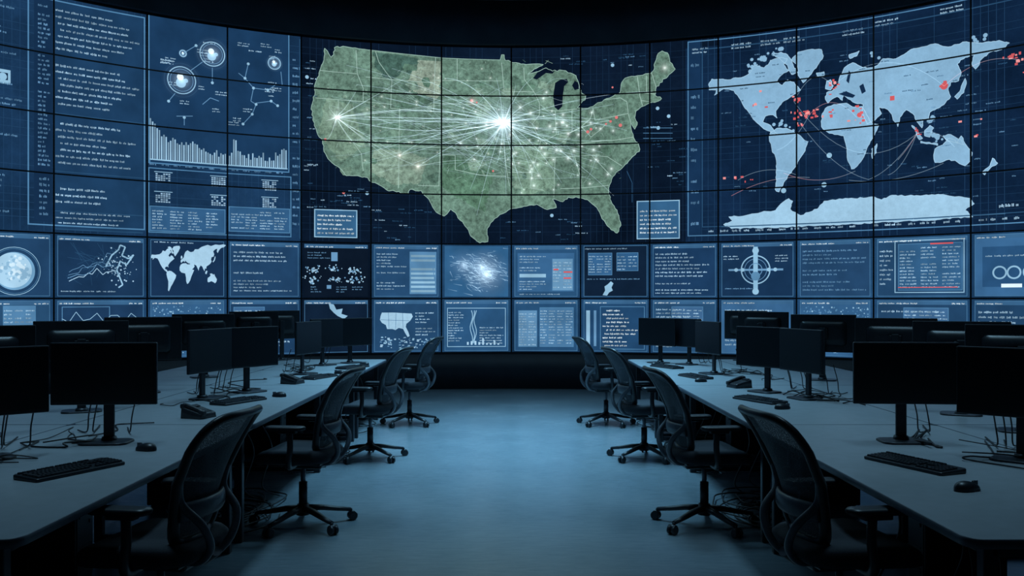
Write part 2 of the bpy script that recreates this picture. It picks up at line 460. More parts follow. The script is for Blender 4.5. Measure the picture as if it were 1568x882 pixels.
for pts, c in [([(570,80),(612,84),(640,90),(640,98),(628,112),(615,108),(600,122),(585,116),(576,105)], (72, 104, 96)),
               ([(640,92),(676,94),(672,148),(650,158),(624,127),(630,112)], (152, 172, 156)),
               ([(500,150),(540,160),(560,226),(520,246),(502,222),(488,195)], (124, 154, 136)),
               ([(572,228),(612,230),(658,242),(640,282),(600,282),(565,262)], (130, 156, 140)),
               ([(680,235),(700,240),(755,262),(742,325),(692,298),(674,285)], (90, 126, 106)),
               ([(788,218),(846,218),(850,288),(800,300),(782,262)], (122, 154, 136))]:
    blob(pts, c)
for _ in range(70):   # terrain mottling patches
    x = random.uniform(505, 930); y = random.uniform(100, 285)
    if (y > 262 and x < 650) or (x > 860 and y < 175): continue
    s0 = random.uniform(5, 16); n = 9
    pts = [(x+s0*random.uniform(.5, 1.1)*math.cos(2*math.pi*k/n), y+.7*s0*random.uniform(.5, 1.1)*math.sin(2*math.pi*k/n)) for k in range(n)]
    us.poly([P(*p) for p in pts], lin(random.choice([(92, 126, 110), (116, 148, 132), (86, 116, 104), (126, 156, 140)])), .0052)
gx.poly([P(*p) for p in [(850,127),(858,122),(868,121),(870,126),(864,132),(862,146),(861,163),(855,169),(849,164),(847,148)]], DK, .006)
gx.poly([P(*p) for p in [(826,107),(840,104),(850,108),(846,113),(836,112),(822,122),(816,120)]], DK, .006)
gx.poly([P(*p) for p in [(880,124),(885,126),(888,136),(880,138),(876,131)]], DK, .006)
coast = [P(*p) for p in USR]; gx.pline(coast+[coast[0]], .009, lin((148, 182, 172)), .007)
ST = [[(490,108),(520,111),(546,113)],[(483,150),(520,153),(560,156),(600,160)],[(545,77),(547,113),(556,135),(556,156)],[(575,79),(580,95),(592,112),(600,122)],
 [(568,157),(566,224)],[(518,153),(520,190),(553,235),(556,262)],[(556,222),(612,224),(676,226)],[(612,166),(610,288)],[(600,122),(665,127),(664,171),(598,166),(600,122)],
 [(560,118),(600,122)],[(667,88),(665,127)],[(666,123),(768,124)],[(665,158),(745,161),(760,166)],[(664,171),(676,172),(676,226)],[(676,194),(768,196)],[(676,226),(772,228)],
 [(674,228),(672,285),(640,284)],[(676,237),(697,238),(697,260),(735,268),(775,270)],[(768,96),(772,140),(818,141)],[(760,166),(768,196),(772,228),(776,262),(780,285)],[(766,176),(814,176)],
 [(774,228),(822,228)],[(778,264),(817,264)],[(802,104),(803,122),(818,141),(826,158),(826,176),(815,190),(828,216),(822,238),(815,264),(812,288),(832,291)],[(820,145),(848,147)],[(830,168),(850,170)],
 [(850,170),(852,206)],[(876,167),(876,202)],[(850,170),(884,167)],[(828,216),(842,212),(852,206),(876,202),(890,194),(904,182),(908,168)],[(828,225),(875,222),(920,216)],[(822,242),(870,240),(918,237)],
 [(850,241),(848,302)],[(880,240),(890,275),(890,288)],[(858,289),(890,288),(932,284)],[(906,238),(922,255),(936,270)],[(906,238),(930,240),(952,254)],[(905,216),(940,215),(970,210)],[(890,194),(905,210),(918,200),(930,188)],
 [(908,166),(911,184),(962,174),(960,156),(950,150),(925,153)],[(962,174),(966,188)],[(976,117),(980,148),(984,162)],[(990,116),(990,142)],[(980,142),(1003,144)],[(998,112),(1005,135)],[(981,154),(996,156)],[(700,90),(700,124)]]
for s_ in ST: gx.pline([P(*p) for p in s_], .009, lin((160, 190, 180)), .0075)
for _ in range(340):   # small road/river flecks
    x = random.uniform(500, 950); y = random.uniform(95, 290)
    if (y > 262 and x < 645) or (x > 850 and y < 170): continue
    a = random.uniform(0, 6.28); l = random.uniform(3, 12); k = random.random()
    p = P(x, y); q = P(x+l*math.cos(a), y+l*.7*math.sin(a)); gx.line(p, q, .005, lin((146, 178, 166) if k < .5 else (78, 108, 98)), None, .0065)
hub = P(771, 188); west = P(515, 180)
def arc(p, q, bow, w, c0, c1, g=None, n=14, lay=.009):
    g = g or gl; pts = []
    for i in range(n+1):
        t = i/n; pts.append((p[0]+(q[0]-p[0])*t, p[1]+(q[1]-p[1])*t+bow*4*t*(1-t)))
    for i in range(n):
        mixc = lambda t: tuple(c0[k]*(1-t)+c1[k]*t for k in range(3))+(1,)
        g.line(pts[i], pts[i+1], w, mixc(i/n), mixc((i+1)/n), lay)
cH = (.42, .56, .66); cE = (.14, .20, .24); cM = (.26, .34, .40)
targets = [(515,180),(515,180),(515,180),(515,180),(612,238),(640,255),(568,210),(590,150),(680,120),(723,155),(705,225),(735,240),(655,160),(540,240),(760,250),(790,240),(815,270),(830,275),(850,235),(870,205),(900,200),(935,185),(960,200),(860,180),(840,150),(815,120),(790,130),(760,120),(700,180),(745,215),(895,230),(860,280),(775,300),(620,170),(560,195),(700,255),(930,215),(545,130),(600,105),(500,215),(720,290),(800,290),(915,240),(940,160),(885,255),(825,200),(590,225),(660,210),(640,190),(730,330),(940,300),(1000,140),(530,100),(560,250)]
for i, t in enumerate(targets):
    arc(hub, P(*t), [.16, .05, -.12, .0][i % 4]*(1+.4*random.random()) if i < 20 else random.uniform(-.10, .16), .010 if i < 10 else .007, cH, cM if i < 4 else cE)
for t in [(590,240),(612,238),(560,155),(640,255),(555,225),(500,215),(545,140),(600,190),(723,155),(620,120),(580,210),(660,170)]: arc(west, P(*t), random.uniform(-.1, .1), .007, (.4, .5, .55), cE)
arc(P(640,255), P(723,245), .03, .008, (.3, .4, .4), cE); arc(P(870,205), P(935,185), .04, .008, (.4, .5, .5), (.3, .4, .4))
for _ in range(46):   # long-haul links across the whole country
    a = (random.uniform(500, 760), random.uniform(110, 265)); b_ = (random.uniform(690, 930), random.uniform(180, 275))
    arc(P(*a), P(*b_), random.uniform(-.12, .25), .006, (.10, .14, .17), (.16, .22, .26))
for _ in range(40):
    a = (random.uniform(690, 930), random.uniform(120, 280)); b_ = (a[0]+random.uniform(-100, 100), a[1]+random.uniform(-50, 50))
    if 690 < b_[0] < 940 and 115 < b_[1] < 285: arc(P(*a), P(*b_), random.uniform(-.08, .12), .006, cE, cE)
for k in range(44):
    a = random.uniform(0, 6.28); l = random.uniform(.15, .55)
    gl.line(hub, (hub[0]+l*math.cos(a), hub[1]+l*math.sin(a)*.8), .007, (.5, .62, .72, 1), (0, 0, 0, 1), .0095)
for k in range(18):
    a = random.uniform(0, 6.28); l = random.uniform(.1, .26)
    gl.line(west, (west[0]+l*math.cos(a), west[1]+l*math.sin(a)), .007, (.45, .55, .58, 1), (0, 0, 0, 1), .0095)
gl.glow(hub, .55, (.9, 1.25, 1.5)); gl.glow(hub, .16, (1, 1, 1), .011); gl.glow(west, .26, (.7, .8, .8)); gl.glow(P(640, 255), .15, (1.0, .95, .85)); gl.glow(P(612, 238), .12, (1.0, .9, .8))
gl.glow(P(1018, 104), .14, (.8, .8, .8)); gl.glow(P(723, 155), .13, (1.0, .6, .6)); gl.glow(P(870, 205), .1, (.8, .8, .8))
for _ in range(85):
    x = random.gauss(830, 62); y = random.gauss(225, 40)
    if not (690 < x < 945 and 110 < y < 300): continue
    gl.glow(P(x, y), random.uniform(.04, .12), (.8, .9, .9), .011, 8)
for _ in range(34):
    x = random.uniform(500, 760); y = random.uniform(100, 262); gl.glow(P(x, y), random.uniform(.03, .07), (.6, .65, .6), .011, 8)
for x, y in [(900,202),(935,186),(944,180),(950,192),(722,154),(730,157),(526,295),(938,134),(498,214),(755,262),(905,198),(928,190)]:
    gx.disc(P(x, y), random.uniform(.015, .032), lin((215, 120, 120)), .0095, 8)
for _ in range(110):   # scattered labels off-map
    x, y = random.choice([(random.uniform(468, 560), random.uniform(285, 318)), (random.uniform(990, 1045), random.uniform(180, 300)), (random.uniform(850, 985), random.uniform(80, 100)), (random.uniform(560, 650), random.uniform(315, 365)), (random.uniform(765, 900), random.uniform(330, 365)), (random.uniform(463, 476), random.uniform(80, 300))])
    u, v = P(x, y); gx.text(u, v, u+random.uniform(.06, .22), v-.06, .042, random.choice([TXD, FRD, TXT, FRD]), (.5, 1), .4)
for x, y in [(470,118),(562,296),(1007,166),(1024,178),(1008,196),(938,100),(845,330)]: gx.disc(P(x, y), .03, LT, .007, 8)
for y in (196, 204, 212): gx.line(P(985, y), P(1030, y), .008, FR)
gx.pline([P(960, 262), P(968, 280), P(968, 310)], .01, FRD)
def note(x0, y0, x1, y1):
    xm = (x0+x1)/2
    gx.rp(x0, y0, x1, y1, lin((50, 94, 132)), .005); gx.frame(U(x0), V(xm, y1), U(x1), V(xm, y0), .016, LT, .008)
    gx.text(U(x0+5), V(xm, y0+4), U(x1-5), V(xm, y1-3), .07, WH, (.6, 1), .4, lay=.007)
note(481, 321, 547, 364); note(975, 307, 1041, 366)

# ---- right zone: world map
ux0 = U(1053)
gx.frame(ux0, 2.50, 9.7, V(1075, 62), .016, FR); gx.r(ux0, 2.5, U(1073), V(1063, 62), lin((22, 50, 82)), .004)
gx.frame(U(1075), 2.64, 9.6, V(1075, 62)-.14, .012, FRD)
gx.text(U(1058), 5.4, U(1071), 2.6, .17, TXD, (.4, 1), .3)
W = {'na': [(1085,130),(1090,121),(1110,122),(1135,119),(1148,112),(1156,100),(1170,104),(1182,92),(1196,88),(1206,90),(1200,99),(1208,108),(1198,114),(1190,124),(1198,131),(1206,122),(1216,126),(1226,138),(1214,146),(1204,153),(1196,160),(1188,170),(1190,181),(1184,176),(1172,178),(1168,187),(1180,192),(1186,202),(1192,207),(1182,204),(1166,194),(1153,182),(1141,166),(1132,150),(1124,139),(1108,136),(1094,146),(1097,138),(1086,138)],
 'gr': [(1212,92),(1222,80),(1240,76),(1258,76),(1261,86),(1250,104),(1240,116),(1230,127),(1222,115),(1221,100)],
 'baf': [(1184,84),(1196,80),(1206,84),(1212,92),(1216,104),(1222,112),(1212,114),(1206,100),(1196,92)],
 'sa': [(1180,202),(1194,196),(1208,198),(1222,206),(1237,217),(1233,231),(1224,244),(1216,258),(1206,270),(1199,284),(1193,294),(1187,290),(1189,268),(1189,246),(1182,228),(1178,212)],
 'af': [(1258,178),(1264,166),(1277,160),(1296,158),(1306,164),(1320,163),(1327,176),(1335,188),(1347,191),(1337,210),(1329,224),(1323,240),(1313,254),(1304,259),(1298,245),(1297,228),(1292,208),(1270,204),(1258,194)],
 'eu': [(1264,152),(1266,142),(1276,138),(1284,130),(1286,118),(1293,104),(1306,96),(1314,100),(1322,104),(1332,104),(1344,100),(1352,90),(1372,90),(1392,78),(1412,72),(1432,67),(1452,72),(1480,64),(1505,66),(1530,62),(1546,66),(1534,76),(1516,80),(1504,90),(1494,106),(1488,98),(1492,84),(1478,88),(1466,98),(1472,112),(1468,124),(1456,126),(1452,138),(1456,148),(1446,160),(1432,168),(1424,172),(1422,184),(1414,182),(1412,196),(1404,186),(1398,174),(1388,168),(1378,180),(1375,194),(1367,180),(1360,168),(1346,164),(1350,174),(1340,184),(1328,190),(1320,172),(1322,160),(1310,158),(1300,152),(1292,146),(1290,154),(1282,148),(1274,152),(1268,158)],
 'uk': [(1264,136),(1266,124),(1272,122),(1276,132),(1272,138)], 'jp': [(1462,148),(1470,140),(1474,128),(1478,120),(1480,128),(1476,142),(1466,152)],
 'id1': [(1396,192),(1402,196),(1413,212),(1408,214)], 'id2': [(1416,200),(1424,192),(1430,196),(1424,210),(1416,208)], 'id3': [(1444,208),(1456,206),(1472,214),(1476,222),(1462,218),(1450,216)], 'id4': [(1410,216),(1436,220),(1436,223),(1410,219)],
 'au': [(1430,240),(1432,228),(1444,222),(1452,212),(1462,214),(1466,220),(1472,208),(1478,220),(1489,234),(1486,246),(1478,254),(1466,248),(1454,244),(1440,249),(1432,249)],
 'nz': [(1520,242),(1528,250),(1516,258),(1508,268),(1504,264),(1516,254)], 'md': [(1335,228),(1343,220),(1342,234),(1336,243)],
 'sc': [(1300,84),(1316,78),(1312,86),(1302,90)], 'ic': [(1250,112),(1262,110),(1262,116),(1252,117)],
 'an': [(1108,344),(1122,338),(1116,332),(1142,330),(1166,325),(1188,322),(1196,312),(1208,304),(1214,308),(1210,320),(1226,330),(1252,320),(1262,308),(1290,305),(1340,302),(1350,306),(1366,299),(1400,300),(1440,298),(1486,304),(1492,312),(1478,322),(1490,332),(1440,336),(1380,339),(1300,343),(1200,348),(1120,350)]}
for k, pts in W.items():
    q = [P(*p) for p in rough_coast(pts, 1.1)]
    ld.poly(q, lin((136, 180, 212)) if k != 'an' else lin((158, 200, 228)), .005)
    gx.pline(q+[q[0]], .008, lin((162, 202, 228)), .0065)
def jag(pts, n):  # small islands
    for _ in range(n):
        x, y = random.choice(pts); x += random.uniform(-10, 10); y += random.uniform(-7, 7)
        ld.disc(P(x, y), random.uniform(.012, .04), lin((136, 180, 212)), .005, 7)
jag([(1160, 96), (1175, 86), (1190, 78), (1150, 106)], 30); jag([(1430, 205), (1440, 212), (1420, 186)], 14); jag([(1195, 190), (1205, 196)], 8); jag([(1340, 84), (1500, 60)], 8)
for w_ in ([(1284,144),(1296,140),(1310,146),(1306,150),(1296,148)], [(1316,132),(1322,128),(1326,140),(1320,144)], [(1296,124),(1300,108),(1303,112),(1300,128)]):
    gx.poly([P(*p) for p in w_], lin((20, 44, 74)), .0066)
def reds(x, y, n, sx, sy):
    for _ in range(n):
        p = P(random.gauss(x, sx), random.gauss(y, sy)); w = random.uniform(.015, .05)
        gx.r(p[0], p[1], p[0]+w, p[1]+random.uniform(.012, .04), RED if random.random() < .7 else lin((235, 150, 150)), .0085)
reds(1216, 156, 8, 5, 4); reds(1240, 175, 30, 14, 3.2); reds(1218, 188, 6, 8, 4); reds(1275, 132, 8, 4, 6); reds(1312, 180, 12, 7, 8); reds(1367, 150, 4, 3, 2); reds(1446, 132, 9, 5, 3); reds(1404, 205, 5, 3, 4); reds(1552, 92, 10, 8, 4); reds(1128, 276, 7, 14, 2); reds(1490, 200, 4, 10, 10); reds(1565, 100, 10, 12, 8); reds(1165, 158, 5, 8, 8)
gx.disc(P(1446, 132), .05, RED, .0088, 10); gx.disc(P(1316, 176), .035, RED, .0088, 10); gx.rp(1363, 147, 1370, 154, RED, .0088)
TL = (.12, .18, .22)
for p, q, bw in [((1216,156),(1275,132),.25),((1240,175),(1312,180),.2),((1216,156),(1404,205),-.5),((1275,132),(1446,132),.35),((1130,276),(1220,268),.12),((1225,188),(1330,275),-.15),((1330,275),(1404,205),-.1),((1404,205),(1375,245),-.02),((1404,205),(1360,268),-.12),((1240,175),(1190,230),-.1),((1300,276),(1445,250),-.1),((1200,265),(1310,262),-.12),((1446,132),(1560,92),.15),((1120,300),(1240,272),.1),((1404,205),(1462,225),.1)]:
    arc(P(*p), P(*q), bw, .008, TL if random.random() < .7 else (.3, .12, .12), TL, gl)
for _ in range(110):
    x = random.uniform(1085, 1560); y = random.uniform(80, 300); u, v = P(x, y)
    gx.text(u, v, u+random.uniform(.06, .2), v-.06, .042, random.choice([TXD, FRD]), (.5, 1), .4, lay=.006)
for x, y in [(1270,238),(1262,283),(1200,292)]: gx.disc(P(x, y), .04, LT, .008, 10)
# header / footer text of the map
for x in (1060, 1120, 1165, 1200, 1290, 1340, 1440):
    u = U(x); v = V(x, 72 - (x-1060)*.12 if x < 1300 else 40-(x-1290)*.2)
    gx.text(u, v, u+.32, v-.12, .055, TXT, (.7, 1), .5)
for x in range(1085, 1560, 18):
    u = U(x); gx.text(u, 2.62, u+random.uniform(.06, .16), 2.53, .06, TXT, (.8, 1), .55)
gx.text(U(1105), 2.66, U(1540), 2.63, .025, FR, (1, 1), .4, word=(.3, .9))
gx.text(U(1530), 2.8, U(1560), 2.66, .07, TXT, (.8, 1), .6)
for vv in (3.0, 3.5, 4.2, 4.7, 5.2): gx.text(8.4, vv+.3, 9.5, vv, .075, TXD, (.3, .9), .4)

# ---- lower two rows, one window per panel
def T(x0, x1, row):
    a, b = U(x0)+.03, U(x1)-.03; v0, v1 = (1.53, 2.37) if row == 5 else (.63, 1.47)
    return (lambda p, q: (a+(b-a)*p, v1-(v1-v0)*q)), a, b, v0, v1
def window(x0, x1, row, bgc=None, header=True, frame=True):
    f, a, b, v0, v1 = T(x0, x1, row)
    if bgc: gx.r(a, v0, b, v1, lin(tuple(v_*.97 for v_ in bgc)), .003)
    if frame: gx.frame(a, v0, b, v1, .009, lin((68, 114, 152)))
    if header:
        gx.r(a, v1-.06, b, v1, lin((56, 98, 136)), .0045); gx.text(a+.03, v1-.010, a+(b-a)*.5, v1-.056, .04, WH, (.6, 1), .5, lay=.007)
        gx.text(b-.2, v1-.010, b-.02, v1-.056, .04, WH, (.8, 1), .5, lay=.007)
    return f
def tb(f, p0, q0, p1, q1, pitch, col=TXT, **k):
    a = f(p0, q0); b = f(p1, q1); gx.text(a[0], a[1], b[0], b[1], pitch*.85, col, **k)
def bx(f, p0, q0, p1, q1, col, lay=.005):
    a = f(p0, q0); b = f(p1, q1); gx.r(a[0], b[1], b[0], a[1], col, lay)
def fr(f, p0, q0, p1, q1, w=.01, col=FR):
    a = f(p0, q0); b = f(p1, q1); gx.frame(a[0], b[1], b[0], a[1], w, col)
def table(f, p0, q0, p1, q1, n, pitch=.055, bgc=(60, 100, 140)):
    bx(f, p0, q0, p1, q1, lin(bgc)); fr(f, p0, q0, p1, q1, .008)
    for i in range(n): tb(f, p0+(p1-p0)*(i+.08)/n, q0+.03, p0+(p1-p0)*(i+.9)/n, q1-.02, pitch, TXT, fill=(.6, 1), lay=.007)
# row 5
f = window(-40, 80, 5, (34, 68, 104)); c = P(22, 415)
gx.disc(c, .255, lin((115, 165, 202)), .006, 40); gx.disc((c[0]-.02, c[1]+.01), .235, lin((168, 208, 234)), .007, 40)
for _ in range(70):
    a = random.uniform(0, 6.28); r_ = random.uniform(0, .21); gx.disc((c[0]+r_*math.cos(a), c[1]+r_*math.sin(a)), random.uniform(.008, .03), lin((140, 184, 214) if random.random() < .6 else (205, 232, 248)), .008, 9)
gx.ring(c, .32, .008, LT); gx.ring(c, .30, .005, FR)
f = window(84, 223, 5, (26, 54, 86))
for s_ in range(4):
    pts = [f(.12+.5*i/9+random.uniform(-.01, .01), .75-.3*i/9*random.uniform(.5, 1.3)-.05*s_) for i in range(10)]; gx.pline(pts, .010 if s_ < 2 else .006, TXT if s_ == 0 else TXD)
gx.pline([f(*p) for p in [(.55, .5), (.62, .3), (.70, .2), (.72, .12), (.78, .15), (.74, .3), (.82, .35), (.88, .28), (.8, .45), (.72, .4), (.68, .55), (.75, .8), (.7, .85)]], .02, LT)
for _ in range(70): gx.disc(f(random.gauss(.7, .1), random.gauss(.5, .15)), random.uniform(.005, .014), TXT, .008, 6)
for _ in range(30): gx.line(f(.1+random.random()*.8, .1+random.random()*.75), f(.1+random.random()*.8, .1+random.random()*.75), .004, FRD)
tb(f, .04, .88, .98, .99, .045)
f = window(227, 346, 5, (24, 50, 82), header=False)
a0 = f(0.0, .04); b0 = f(1.04, .93)
for k, pts in W.items():
    if k in ('id1', 'id4', 'nz', 'ic', 'sc', 'md', 'an'): continue
    q = [(a0[0]+(x-1082)/470*(b0[0]-a0[0]), a0[1]+(y-60)/240*(b0[1]-a0[1])) for x, y in pts]; ld.poly(q, lin((168, 208, 234)), .006)
tb(f, .05, .0, .7, .1, .05)
f = window(349, 460, 5, (34, 68, 104)); tb(f, .05, .12, .95, .6, .075); tb(f, .05, .66, .9, .95, .06)
f = window(463, 566, 5, (12, 24, 40), frame=False); 
for cx, cy_ in ((.15, .5), (.13, .68), (.45, .45), (.78, .5), (.80, .68), (.5, .68)):
    for _ in range(26): gx.disc(f(random.gauss(cx, .06), random.gauss(cy_, .035)), random.uniform(.006, .018), random.choice([TXT, TXD, LT]), .007, 7)
bx(f, .42, .15, .52, .32, TXD); bx(f, .35, .78, .42, .85, TXD); tb(f, .05, .12, .4, .3, .05, TXD)
for cx in (.1, .5, .75): tb(f, cx, .78, cx+.18, .93, .045, TXD)
f = window(570, 674, 5, (38, 76, 114)); tb(f, .04, .12, .5, .6, .06); tb(f, .04, .68, .5, .95, .06)
bx(f, .55, .12, .97, .95, lin((86, 134, 174))); tb(f, .57, .14, .95, .93, .085, LT, fill=(.95, 1), hgt=.5, word=(.3, .5), lay=.007)
f = window(678, 781, 5, (48, 96, 138), header=False, frame=False)
c = f(.66, .55)
gl.glow(c, .44, (.75, .95, 1.1), .009); gl.glow(f(.3, .38), .30, (.40, .52, .6), .009); gl.glow(f(.58, .42), .34, (.45, .6, .7), .009)
for _ in range(300):
    a = random.gauss(.5, .5)+random.choice([0, math.pi]); p = (c[0]+random.gauss(-.10, .24), c[1]+random.gauss(.05, .15)); l = random.uniform(.03, .18)
    q = (p[0]+l*math.cos(a), p[1]-l*.6*math.sin(a)); A_, B_, C_, D_ = U(680), U(780), 1.52, 2.38
    if A_ < q[0] < B_ and A_ < p[0] < B_ and C_ < q[1] < D_ and C_ < p[1] < D_: gl.line(p, q, random.uniform(.004, .012), (.22, .32, .38, 1), (.02, .04, .05, 1), .008)
f = window(785, 887, 5, (40, 80, 118)); bx(f, .05, .14, .95, .9, lin((54, 98, 140)), .0042); tb(f, .08, .16, .55, .5, .055); bx(f, .08, .55, .5, .62, LT); tb(f, .08, .66, .5, .88, .05)
table(f, .6, .25, .93, .88, 2, .06, (100, 146, 182)); bx(f, .78, .5, .92, .53, RED, .009); bx(f, .78, .62, .9, .65, RED, .009); bx(f, .62, .45, .7, .48, RED, .009)
tb(f, .08, .92, .9, .99, .04)
f = window(891, 994, 5, (16, 34, 56), header=False); tb(f, .02, .02, .95, .1, .05); table(f, .07, .14, .45, .58, 3, .05, (52, 96, 138)); table(f, .52, .14, .86, .5, 2, .06, (44, 86, 126))
gx.poly([f(*p) for p in [(.30, .97), (.34, .88), (.33, .80), (.38, .76), (.43, .70), (.47, .74), (.44, .82), (.46, .88), (.40, .92), (.37, .98)]], LT, .007); tb(f, .05, .62, .9, .68, .045, TXD)
f = window(997, 1099, 5, (28, 60, 96)); tb(f, .04, .12, .9, .62, .07); tb(f, .04, .7, .9, .96, .06)
f = window(1102, 1218, 5, (24, 52, 84)); c = f(.48, .5)
gx.ring(c, .22, .018, LT); gx.ring(c, .17, .008, TXD); gx.r(c[0]-.42, c[1]-.015, c[0]+.42, c[1]+.015, lin((106, 152, 190)), .008); gx.r(c[0]-.035, c[1]-.38, c[0]+.035, c[1]+.36, lin((136, 182, 212)), .009)
gx.ring((c[0], c[1]), .10, .012, TXD, .0094); gx.disc((c[0], c[1]+.3), .05, LT, .0095); gx.disc((c[0], c[1]-.1), .07, lin((86, 132, 168)), .0095); gx.disc((c[0], c[1]-.34), .05, LT, .0095)
for q_ in (-.3, -.2, .2, .3): gx.disc((c[0]+q_, c[1]), .03, LT, .0095, 10)
tb(f, .03, .15, .25, .35, .05); tb(f, .75, .15, .97, .4, .05); tb(f, .05, .8, .95, .95, .06, TXD)
f = window(1222, 1336, 5, (36, 70, 106)); tb(f, .04, .12, .95, .62, .07, TXD); tb(f, .04, .68, .95, .96, .07, TXD)
f = window(1340, 1485, 5, (36, 72, 108)); fr(f, .2, .04, .97, .94, .012, LT); tb(f, .03, .15, .18, .9, .08); bx(f, .6, .1, .85, .125, RED, .009); table(f, .24, .1, .95, .9, 3, .055, (50, 94, 134)); bx(f, .24, .84, .9, .855, RED, .009)
f = window(1489, 1620, 5, (58, 104, 148)); bx(f, .1, .2, .9, .85, lin((40, 80, 120)))
for p in (.32, .5, .7): gx.ring(f(p, .62), .08, .022, LT)
tb(f, .14, .24, .8, .4, .06); bx(f, .34, .8, .6, .86, WH, .008)
# row 6
f = window(-40, 80, 6, (40, 78, 114)); table(f, .35, .08, .8, .4, 3, .06, (80, 128, 168)); tb(f, .35, .48, .95, .9, .07)
f = window(84, 223, 6, (30, 60, 94)); gx.pline([f(.05+.08*i, .3+.12*math.sin(i*2.3)*random.uniform(.3, 1)) for i in range(12)], .008, LT); tb(f, .1, .5, .9, .9, .07); fr(f, .05, .1, .6, .45)
f = window(227, 346, 6, (52, 96, 138)); 
for _ in range(260): gx.disc(f(random.uniform(.03, .97), random.uniform(.1, .95)), random.uniform(.004, .014), random.choice([TXD, LT, FR]), .007, 6)
f = window(349, 460, 6, (30, 62, 96)); table(f, .05, .12, .5, .6, 3); tb(f, .55, .15, .95, .9, .07)
f = window(463, 566, 6, (16, 34, 56)); gx.poly([f(*p) for p in [(.38, .06), (.46, .08), (.50, .18), (.60, .16), (.58, .26), (.68, .30), (.62, .36), (.52, .30), (.46, .24), (.40, .16)]], LT, .007); tb(f, .05, .4, .9, .9, .08, TXD)
f = window(570, 674, 6, (36, 72, 108)); q = [f(*p) for p in [(.10,.30),(.12,.24),(.30,.24),(.44,.25),(.58,.26),(.60,.32),(.56,.40),(.50,.46),(.49,.52),(.53,.62),(.55,.70),(.52,.72),(.48,.64),(.45,.56),(.38,.54),(.33,.58),(.28,.56),(.20,.56),(.18,.48),(.12,.44),(.09,.38)]]; ld.poly(q, lin((164, 204, 230)), .006)
for s_ in ([(.22,.24),(.23,.55)], [(.34,.25),(.33,.56)], [(.10,.38),(.55,.40)], [(.44,.25),(.45,.55)]): gx.pline([f(*p) for p in s_], .006, lin((60, 104, 146)), .0068)
for _ in range(90): bxp = f(random.uniform(.08, .9), random.uniform(.72, .94)); gx.r(bxp[0], bxp[1], bxp[0]+random.uniform(.008, .05), bxp[1]+random.uniform(.008, .02), random.choice([TXT, LT, TXD]), .007)
tb(f, .64, .2, .95, .7, .06)
f = window(678, 781, 6, (42, 84, 124)); fr(f, .04, .15, .96, .92, .010, LT); tb(f, .06, .2, .3, .85, .05); tb(f, .55, .5, .92, .88, .05)
for k in range(3): gx.pline([f(.42+.03*k+.02*math.sin(i*.9+k), .2+.065*i) for i in range(11)], .012, LT)
for k in range(9): gx.r(*f(.35+.06*k, .88), f(.35+.06*k, .88)[0]+.03, f(0, .88-random.uniform(.03, .14))[1], TXT, .008)
f = window(785, 887, 6, (38, 78, 116)); table(f, .06, .2, .36, .92, 2, .05, (92, 138, 176)); table(f, .4, .14, .94, .92, 4, .052, (72, 118, 158))
f = window(891, 994, 6, (34, 72, 110)); bx(f, .04, .2, .1, .9, LT); bx(f, .16, .2, .20, .9, TXD); tb(f, .3, .14, .9, .95, .075, WH, indent=.03); fr(f, .26, .12, .96, .96)
f = window(997, 1099, 6, (40, 78, 114)); tb(f, .05, .12, .6, .9, .07); table(f, .3, .12, .8, .4, 3)
f = window(1102, 1218, 6, (56, 100, 142)); tb(f, .05, .12, .9, .9, .08)
f = window(1222, 1336, 6, (52, 96, 138))
for _ in range(280): gx.disc(f(random.uniform(.03, .97), random.uniform(.1, .95)), random.uniform(.004, .014), random.choice([TXD, LT, FR]), .007, 6)
f = window(1340, 1485, 6, (34, 68, 102)); tb(f, .05, .12, .9, .9, .08); table(f, .3, .12, .8, .35, 3)
f = window(1489, 1620, 6, (34, 68, 102)); tb(f, .05, .12, .9, .9, .08)
# panels beyond
for i in range(len(UE)-1):
    a, b = UE[i]+.03, UE[i+1]-.03
    if b < U(-35) or a > U(1600):
        for v0 in (.63, 1.53):
            gx.frame(a, v0, b, v0+.84, .012, FR); gx.text(a+.05, v0+.75, b-.05, v0+.05, .08, TXD)

bg.bake('screen_background', M_bg); gx.bake('screen_graphics', M_gfx); gt.bake('screen_text', M_gfx, cut=False); us.bake('us_map_terrain', M_us); ld.bake('world_map_land', M_land); gl.bake('network_glow_lines', M_glow)
bz = G()
for i, u in enumerate(UE): bz.r(u-.012, .6, u+.012, 5.68, (0, 0, 0, 1), .015)
for v in VE[1:-1]: bz.r(UE[0], v-.011, UE[-1], v+.011, (0, 0, 0, 1), .0155)
bz.r(UE[0], 5.66, UE[-1], 5.70, (0, 0, 0, 1), .0155); bz.r(UE[0], .575, UE[-1], .615, (0, 0, 0, 1), .0155)
bz.bake('panel_bezels', M_bezel)

